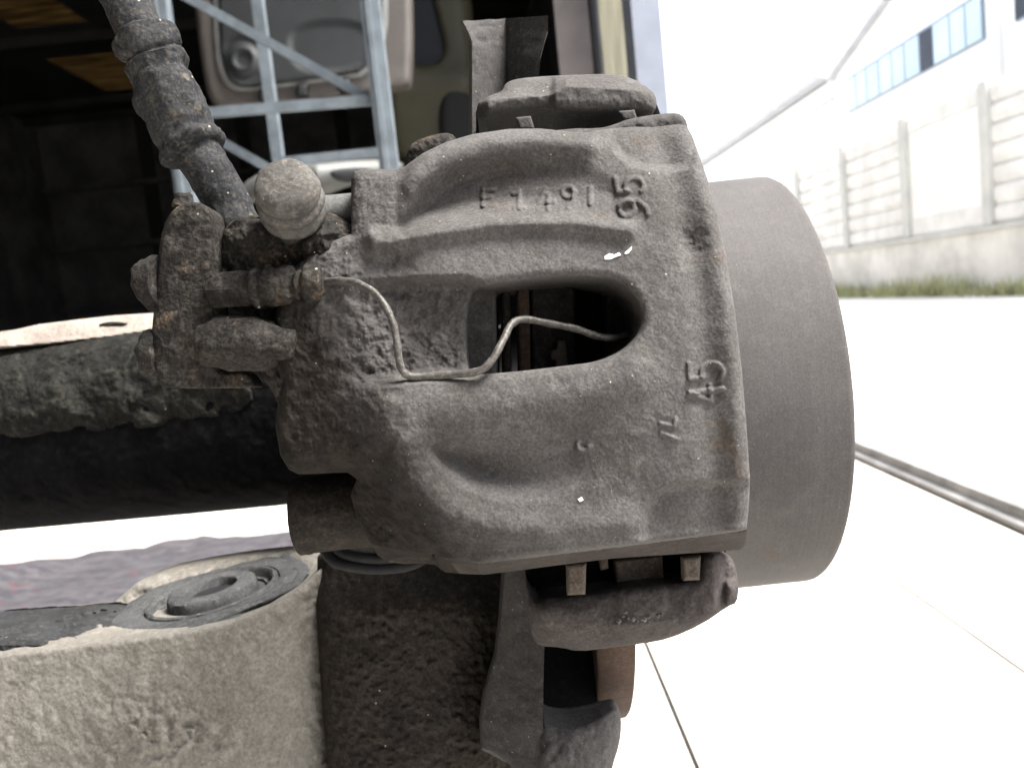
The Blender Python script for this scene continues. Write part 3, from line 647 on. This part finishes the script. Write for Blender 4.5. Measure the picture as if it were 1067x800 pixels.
# spacer bolt below
a0 = P(222, 357, .213); a1 = P(300, 360, .2085)
lathe('spacer_bolt', a0, a1-a0, [(-.002, px(22, .217)), (.001, px(25, .217)), (.002, px(26.5, .217)), (.015, px(26, .217)), (.0165, px(24, .217)), (.0185, px(18, .217)), (.0195, px(16.5, .217)), (.0225, px(15, .217)), (.0232, px(9, .217)), (.0234, .0002)], M['crust'], hb, seg=44, amp=.0009, freq=280, seed=8)
# ---- wear sensor: hex nut, ribbed boot, bent wire
ws = thing('wear_sensor', 'ribbed sensor plug with thin bent wire looping into the caliper slot', 'sensor', P(290, 322, .214))
a0 = P(222, 303, .213); a1 = P(266, 300, .212)
hx = hexbolt('nut', a0, a1-a0, px(21, .212), np.linalg.norm(a1-a0), M['crust'], ws, seg=6)
a0 = P(262, 300, .2115); a1 = P(340, 296, .2105); L = np.linalg.norm(a1-a0); q = px(1, .211)
lathe('boot', a0, a1-a0, [(0, 14*q), (.04*L, 20*q), (.10*L, 20.5*q), (.13*L, 18*q), (.16*L, 17.5*q), (.20*L, 19.5*q), (.30*L, 20*q), (.50*L, 20*q), (.555*L, 19*q), (.58*L, 15*q), (.61*L, 14.5*q), (.64*L, 17*q), (.67*L, 16.5*q), (.70*L, 14*q), (.74*L, 20*q), (.78*L, 21.5*q), (.92*L, 21*q), (.97*L, 17*q), (1.0*L, 5*q), (1.01*L, .0002)], M['crust'], ws, seg=48, amp=.0008, freq=330, seed=13)
def wd(u, v): return float(body_depth(np.array([u]), np.array([v]))[0])
wp = [(336, 294, .2105), (352, 292.5, .207), (372, 295, .204), (392, 307, .202), (406, 328, .201), (413, 352, .2005), (416, 376, .2), (421, 388, .2005), (432, 392.5, .201), (462, 391, .2005), (497, 387, .1985), (512, 376, .199), (524, 355, .202), (533, 338, .205), (546, 332.5, .207), (572, 337, .208), (600, 342.5, .209), (622, 350, .210), (640, 352, .212), (660, 348, .216)]
wpts = spline([P(*q_) for q_ in wp], 8)
tube('wire', wpts, px(4.0, .203)*(1+.06*np.sin(np.arange(len(wpts))*.9)), M['wire'], ws, seg=14)

# ---- pads seen through the slot
def padbox(name, ua, ub, va, vb, d0, d1, mat, parent, **k):
    return relief(name, [(ua, va), (ub, va-.1*(ub-ua)), (ub+3, vb-.1*(ub-ua)), (ua+3, vb)], d0, d1, mat, parent, res=2, r=.0012, **k)
p1 = thing('brake_pad', 'inner brake pad with pale steel backing plate seen through the caliper slot', 'brake pad', P(520, 420, .235))
padbox('piston_face', 470, 516, 290, 430, .2185, .26, M['shield'], p1, amp=.0003)
padbox('backing_plate', 521, 531, 280, 430, .226, .27, M['darkcast'], p1)
padbox('lining', 552, 598, 276, 430, .229, .27, M['lining'], p1, amp=.0006, freq=500)
padbox('wear_plate', 538, 551, 278, 430, .2255, .27, M['rust'], p1)
p2 = thing('brake_pad', 'outer brake pad deep in shadow at the round end of the slot', 'brake pad', P(655, 420, .235))
padbox('lining', 630, 664, 270, 430, .232, .27, M['lining'], p2); padbox('backing_plate', 665, 690, 266, 430, .232, .27, M['darkcast'], p2)
relief('pad_spring', [(574, 366), (580, 363), (581, 355), (589, 355), (592, 384), (580, 384), (579, 376), (574, 374)], .226, .228, M['clip'], p1, res=1, r=.0005)

# ---- carrier (bracket) above and below
cr = thing('caliper_carrier', 'grey cast caliper carrier showing above and below the caliper', 'carrier', P(650, 680, .26))
TB = chaikin([(497, 124), (497, 108), (503, 104), (512, 99), (523, 95.5), (526, 88), (533, 83.5), (552, 80.5), (600, 78), (638, 77), (660, 82), (676, 92), (683, 99), (684.5, 110), (682, 116.5), (672, 117.5), (620, 117), (580, 116.5), (574, 112.5), (540, 115), (511, 119), (506, 124)], 1)
def tb_depth(u, v):
    vt = np.interp(u, [497, 523, 560, 575, 590, 684], [108, 103, 101, 99, 90, 96])
    return .232+.00045*np.maximum(0, vt-v)+.0025*sst(574, 584, u)*0-.002*sst(572, 580, u)+.006*sst(510, 498, u)
relief('upper_bridge', TB, tb_depth, .275, M['cast'], cr, res=1.2, r=.0035, amp=.00022, freq=420, seed=41)
relief('upper_recess_shade', [(496, 115), (684, 108), (700, 150), (496, 150)], .262, .28, M['black'], cr, res=3, r=.001)  # flat black sheet standing in for shade in the upper gap
relief('upper_lip', chaikin([(560, 140), (590, 134), (625, 134), (640, 130), (655, 124), (672, 121), (700, 117.5), (710, 119), (716, 127), (718, 145)], 1), .222, .25, M['shield'], cr, res=1.5, r=.0025, amp=.0003, freq=400)
for pl in ([(537, 122.5), (553, 121), (557, 134), (541, 134)], [(644, 116), (661, 114.5), (664, 124), (650, 125)]):
    relief('retaining_clip', pl, .2275, .2285, M['shield'], cr, res=1.5, r=.0005)
LB = chaikin([(546, 602), (556, 622), (575, 622), (620, 618), (645, 613), (710, 606), (728, 604), (730, 580), (738, 577.5), (757, 576.5), (765, 584), (770, 610), (768, 628), (759, 631), (732, 650), (697, 665.5), (668, 670.5), (632, 675), (602, 678.5), (584, 674), (562, 673), (554, 664), (551, 640)], 1)
def lb_depth(u, v):
    d = np.full_like(u, .240)-.004*sst(612, 640, v)*0
    vt = np.interp(u, [545, 600, 640, 760], [634, 640, 640, 622]); d = d+.0002*np.maximum(0, v-vt-14)
    d = d-.002*np.exp(-((v-vt)/10)**2)*sst(640, 600, u)
    d = d-.0018*sst(-4, 5, sdf(u, v, chaikin([(640, 606), (690, 600), (697, 640), (650, 644)], 1)))
    d = d+.004*sst(742, 756, u)-.003*sst(752, 760, u)*sst(600, 612, v)
    return d+.004*sst(574, 552, u)+.00012*np.maximum(0, v-650)
relief('lower_bridge', LB, lb_depth, .275, M['carrier'], cr, res=1.2, r=.0035, amp=.0003, freq=380, seed=43)
relief('lower_recess_shade', [(540, 575), (760, 560), (745, 622), (565, 640)], .256, .275, M['black'], cr, res=3, r=.001)  # black sheet painted in for the shade above the lower bridge
for pl, dd in (([(590, 588), (611, 586), (610, 619), (591, 620)], .236), ([(711, 581), (730, 579), (729, 604), (712, 605)], .237), ([(624, 581), (633, 580), (634, 592), (626, 594)], .246), ([(640, 584), (690, 578), (692, 606), (642, 612)], .25)):
    relief('retaining_clip', pl, dd, dd+.004, M['clip'], cr, res=1.5, r=.001, amp=.0002)
V = []; Fc = []
for (u_, v_) in [(650, 642), (655, 644), (664, 647), (672, 645), (676, 643), (686, 641), (690, 640), (652, 638), (645, 647), (660, 645)]:
    p = P(u_, v_, .2385); i = len(V); s_ = RNG.uniform(.0005, .001)
    for dv in ((1, 0, 0), (-1, 0, 0), (0, 1, 0), (0, -1, 0), (0, 0, 1), (0, 0, -1)): V.append(p+np.array(dv)*s_*RNG.uniform(.5, 1.3, 3))
    for a, b_, c_ in ((0, 2, 4), (2, 1, 4), (1, 3, 4), (3, 0, 4), (2, 0, 5), (1, 2, 5), (3, 1, 5), (0, 3, 5)): Fc.append([i+a, i+b_, i+c_])
o = mesh('weld_spatter', V, Fc, M['pin'], cr, False)

# ---- splash shield: folded sheet above, curved channel below
sh = thing('splash_shield', 'folded grey sheet steel splash shield around the brake disc', 'splash shield', P(570, 800, .27))
def sheetmesh(name, rows, th, mat, parent, amp=.0003, seed=0, sub=10):
    """rows of control points (u,v,d), splined both ways, given a real sheet thickness"""
    G = np.array([[P(*q_) for q_ in r_] for r_ in rows]); 
    def res_(A, n_):      # linear resample along axis 0
        m_ = len(A); x = np.linspace(0, m_-1, (m_-1)*n_+1); i = np.minimum(x.astype(int), m_-2); f = (x-i)[:, None, None]; return A[i]*(1-f)+A[i+1]*f
    G = res_(G, sub); G = np.swapaxes(res_(np.swapaxes(G, 0, 1), sub), 0, 1); nv_, nu_ = G.shape[:2]
    X = G.reshape(-1, 3); X = X-Fw*(fbm(X, 400, 4, seed)*amp)[:, None]; B = X+Fw*th; n_ = len(X); Fc = []
    for i in range(nv_-1):
        for j in range(nu_-1):
            a, b_, c_, d_ = i*nu_+j, (i+1)*nu_+j, (i+1)*nu_+j+1, i*nu_+j+1; Fc += [[a, b_, c_, d_], [d_+n_, c_+n_, b_+n_, a+n_]]
    rim = [j for j in range(nu_)]+[i*nu_+nu_-1 for i in range(1, nv_)]+[(nv_-1)*nu_+j for j in range(nu_-2, -1, -1)]+[i*nu_ for i in range(nv_-2, 0, -1)]
    for a, b_ in zip(rim, rim[1:]+rim[:1]): Fc.append([a, b_, b_+n_, a+n_])
    return mesh(name, np.vstack([X, B]), Fc, mat, parent, True, 40)
sheetmesh('upper_flange', [[(480, 22, .298), (482, 22, .278), (527, 19.5, .292)], [(486, 33, .298), (488, 34, .278), (528, 30, .292)], [(489, 44, .298), (492, 44, .278), (528, 45, .292)], [(489, 85, .298), (492, 85, .278), (528, 85, .292)], [(489, 150, .298), (492, 150, .278), (529, 150, .292)]], .0016, M['shield'], sh, amp=.0005, seed=51)
sheetmesh('upper_web', [[(527, 19.5, .2915), (571, 16.5, .272)], [(527.5, 30, .2915), (571, 32, .272)], [(527.5, 45, .2915), (567, 45, .272)], [(527.5, 60, .2915), (563, 60, .272)], [(527.5, 110, .2915), (560, 110, .272)]], .0016, M['shield'], sh, amp=.0003, seed=52)
sheetmesh('lower_flange', [[(523, 585, .300), (527, 585, .281), (572, 585, .272)], [(519, 640, .300), (523, 640, .281), (569, 640, .272)], [(514, 680, .299), (518, 680, .280), (567, 680, .271)], [(503, 718, .296), (507, 717, .278), (566, 720, .269)], [(499, 748, .294), (503, 748, .276), (566, 752, .267)], [(501, 780, .292), (504, 779, .275), (566, 800, .266)], [(530, 795, .290), (533, 793, .274), (567, 850, .265)]], .0016, M['shield'], sh, amp=.0005, seed=53)
lipd = chaikin([(560, 748), (578, 757), (600, 757), (618, 750), (632, 741), (643, 735), (648, 748), (646, 775), (637, 800), (630, 860), (563, 860)], 2)
relief('lower_lip', lipd, lambda u, v: .2665-.004*sst(740, 800, v)+.010*((u-580)/70)**2*sst(560, 640, u), .285, M['shield'], sh, res=1.5, r=.004, amp=.0005, freq=380, seed=55)
relief('back_plate', [(560, 640), (628, 650), (640, 700), (635, 760), (560, 770)], .300, .304, M['black'], sh, res=4, r=.001)  # plate coloured black for the shade inside the hollow

# ---- hub carrier behind
hc = thing('hub_carrier', 'oily dark brown hub carrier hanging below the caliper', 'hub carrier', P(430, 800, .3))
relief('housing', chaikin([(326, 582), (345, 572), (450, 568), (560, 570), (566, 640), (560, 700), (560, 760), (570, 870), (352, 870), (340, 800)], 1), lambda u, v: .312-.022*np.sqrt(np.clip(1-((u-430)/115)**2, 0, 1))+.012*sst(640, 585, v), .38, M['darkcast'], hc, res=1.6, r=.006, amp=.0006, freq=480, octv=5, seed=61)

# ---- suspension arm with its bush
ar = thing('suspension_arm', 'pale dusty suspension arm end with a round rubber bush on top', 'suspension arm', P(190, 830, .33))
BC = P(223, 622, .335)                                   # centre of the bush on top of the boss
BAX = np.array([-.075, -.03, 1.0]); BAX /= np.linalg.norm(BAX)
ARM = [(-60, 686), (0, 680), (60, 674), (120, 667), (200, 656), (240, 649), (270, 639), (300, 622), (322, 603), (335, 592), (341, 604), (346, 640), (351, 690), (357, 740), (364, 800), (372, 870), (-60, 870)]
def arm_depth(u, v):
    f_ = .2965-.00003*(v-660); c_ = .346-np.sqrt(np.clip(.054**2-((u-232)/FP*.33)**2, 1e-8, None))
    d = np.where(u < 232, .292, c_) - .00002*(v-660)
    h = .0025*np.exp(-(((u-165)/45)**2+((v-765)/30)**2))+.0012*np.exp(-(((u-320)/30)**2+((v-730)/40)**2)); return d-h
relief('arm_body', ARM, arm_depth, .36, M['arm'], ar, res=1.4, r=.0022, amp=lambda u, v: .00028+.0013*np.exp(-(((u-170)/60)**2+((v-765)/28)**2))+.0005*sst(250, 320, u), freq=330, octv=5, seed=71)
# boss top ring, behind the rim of the front face
rB = .0412
lathe('boss', BC-BAX*.05, BAX, [(0, rB*.9), (.03, rB*.9), (.0455, rB*.9), (.0485, rB*.88), (.0492, rB*.8), (.0492, rB*.52), (.02, rB*.5)], M['armtop'], ar, seg=72, sub=0, amp=.0005, freq=330)
bs = lathe('bush', BC, BAX, [(-.002, rB*.93), (.0012, rB*.945), (.0022, rB*.92), (.0026, rB*.80), (.0024, rB*.66), (.0012, rB*.645), (.0026, rB*.63), (.0030, rB*.60), (.0020, rB*.575), (-.004, rB*.565), (-.006, rB*.53), (-.006, rB*.41), (-.026, rB*.40)], M['armtop'], ar, seg=96, sub=0, amp=.0005, freq=260)
lathe('sleeve', BC-BAX*.004, BAX, [(-.01, rB*.42), (0, rB*.44), (.0060, rB*.435), (.0082, rB*.42), (.0090, rB*.385), (.0088, rB*.25), (.0080, rB*.235), (.0030, rB*.23)], M['armtop'], bs, seg=64, sub=0, amp=.0002, freq=500)
lathe('bore_shade', BC-BAX*.0005, BAX, [(0, rB*.1), (.002, rB*.225), (.0022, .0002)], M['blackrub'], bs, seg=24, sub=0)  # shallow black disc in place of the dark of a deep hole
tp = []
e1 = np.cross(BAX, [0, 1, 0]); e1 /= np.linalg.norm(e1); e2 = np.cross(BAX, e1)
for a in np.linspace(-1.0, 1.75, 26): tp.append(BC+BAX*(.0022+.0012*math.sin(a*3))+rB*(.90+.05*math.sin(a*4.1))*(math.cos(a)*(-e1 if e1[0] < 0 else e1)+math.sin(a)*(e2 if e2[1] < 0 else -e2)))
tube('torn_lip', tp, .0022, M['armtop'], bs, seg=12, amp=.0012, freq=300, ell=.6)
# arm web running off to the left behind the front face, black and rough
relief('arm_web', [(-60, 664), (0, 652), (60, 641), (108, 630), (125, 636), (125, 680), (-60, 700)], lambda u, v: .298+.0010*np.maximum(0, 672-v), .346, M['rubber'], ar, res=1.5, r=.004, amp=.0020, freq=170, octv=5, seed=73)
relief('boss_shoulder', chaikin([(100, 668), (104, 640), (118, 628), (150, 600), (240, 580), (318, 570), (336, 590), (330, 620), (240, 660)], 1), lambda u, v: .352+.0001*(660-v)+.0003*np.maximum(0, 610-v), .385, M['arm'], ar, res=1.8, r=.004, amp=.0008, freq=300, seed=75)

# ---- axle beam with crust, plank on top, felt blanket beyond
be_ = thing('axle_beam', 'greasy black axle beam caked with dirt running off to the left', 'axle beam', P(100, 552, .41))
def dep_beam(u, v):
    q_ = (v-(456-.089*u))/98.0
    return .422-.00008*u-.042*np.sqrt(np.clip(1-np.abs(np.clip(q_, -1, 1))**2.6, 0, 1))
relief('beam', [(-80, 365), (0, 358), (100, 349), (200, 340), (340, 328), (340, 522), (300, 525.5), (200, 535), (100, 544), (0, 553), (-80, 560)], dep_beam, .47, M['black'], be_, res=1.6, r=.002, amp=.0007, freq=150, octv=5, seed=81)
CR = [(-60, 364), (0, 360), (45, 359), (60, 355), (110, 351), (150, 345), (190, 342), (240, 390), (268, 412), (246, 432), (205, 438), (160, 446), (110, 452), (60, 449), (20, 458), (-60, 470)]
relief('dirt_crust', chaikin(CR, 1), lambda u, v: dep_beam(u, v)-.0042+.0052*sst(428, 470, v+.086*u), .43, M['beamdirt'], be_, res=1.4, r=.002, amp=.0024, freq=85, octv=6, seed=83)
pk = thing('plank', 'pale weathered plank lying on top of the axle beam', 'plank', P(60, 352, .44))
relief('board', [(-70, 352), (0, 345.5), (18, 343), (40, 338), (80, 333), (120, 328.5), (162, 326), (170, 342), (120, 350), (60, 357), (-70, 368)], lambda u, v: .392+.0006*(360-v), .45, M['wood'], pk, res=1.5, r=.0015, amp=.0004, freq=300)
relief('knot', chaikin([(100, 339), (112, 335), (130, 335.5), (132, 338), (115, 340)], 1), .4035, .42, M['crust'], pk, res=1, r=.0005)
# felt
fx = []; fy = []; nu_, nv_ = 90, 60
V = []; Fc = []
for j in range(nv_):
    for i in range(nu_):
        x = lerp(-2.3, -.52, i/(nu_-1)); y = lerp(.75, 1.90, j/(nv_-1)); V.append((x+.03*math.sin(y*7), y+.03*math.sin(x*6)+.05*math.sin(x*2.3), .012))
V = np.array(V); V[:, 2] += .02*(fbm(V*[1, 1, 0], 5, 4, 91)+.6).clip(0); n_ = len(V)
B = V-[0, 0, .008]; B[:, 2] = .0015
for j in range(nv_-1):
    for i in range(nu_-1):
        a = j*nu_+i; Fc += [[a, a+1, a+1+nu_, a+nu_], [a+n_+nu_, a+1+nu_+n_, a+1+n_, a+n_]]
rim = list(range(nu_))+[i*nu_+nu_-1 for i in range(1, nv_)]+[(nv_-1)*nu_+j for j in range(nu_-2, -1, -1)]+[i*nu_ for i in range(nv_-2, 0, -1)]
for a, b_ in zip(rim, rim[1:]+rim[:1]): Fc.append([b_, a, a+n_, b_+n_])
o = mesh('felt_blanket', np.vstack([V, B]), Fc, M['felt'], None, True, 50); tag(o, 'mottled grey felt blanket spread on the floor behind the suspension arm', 'blanket')
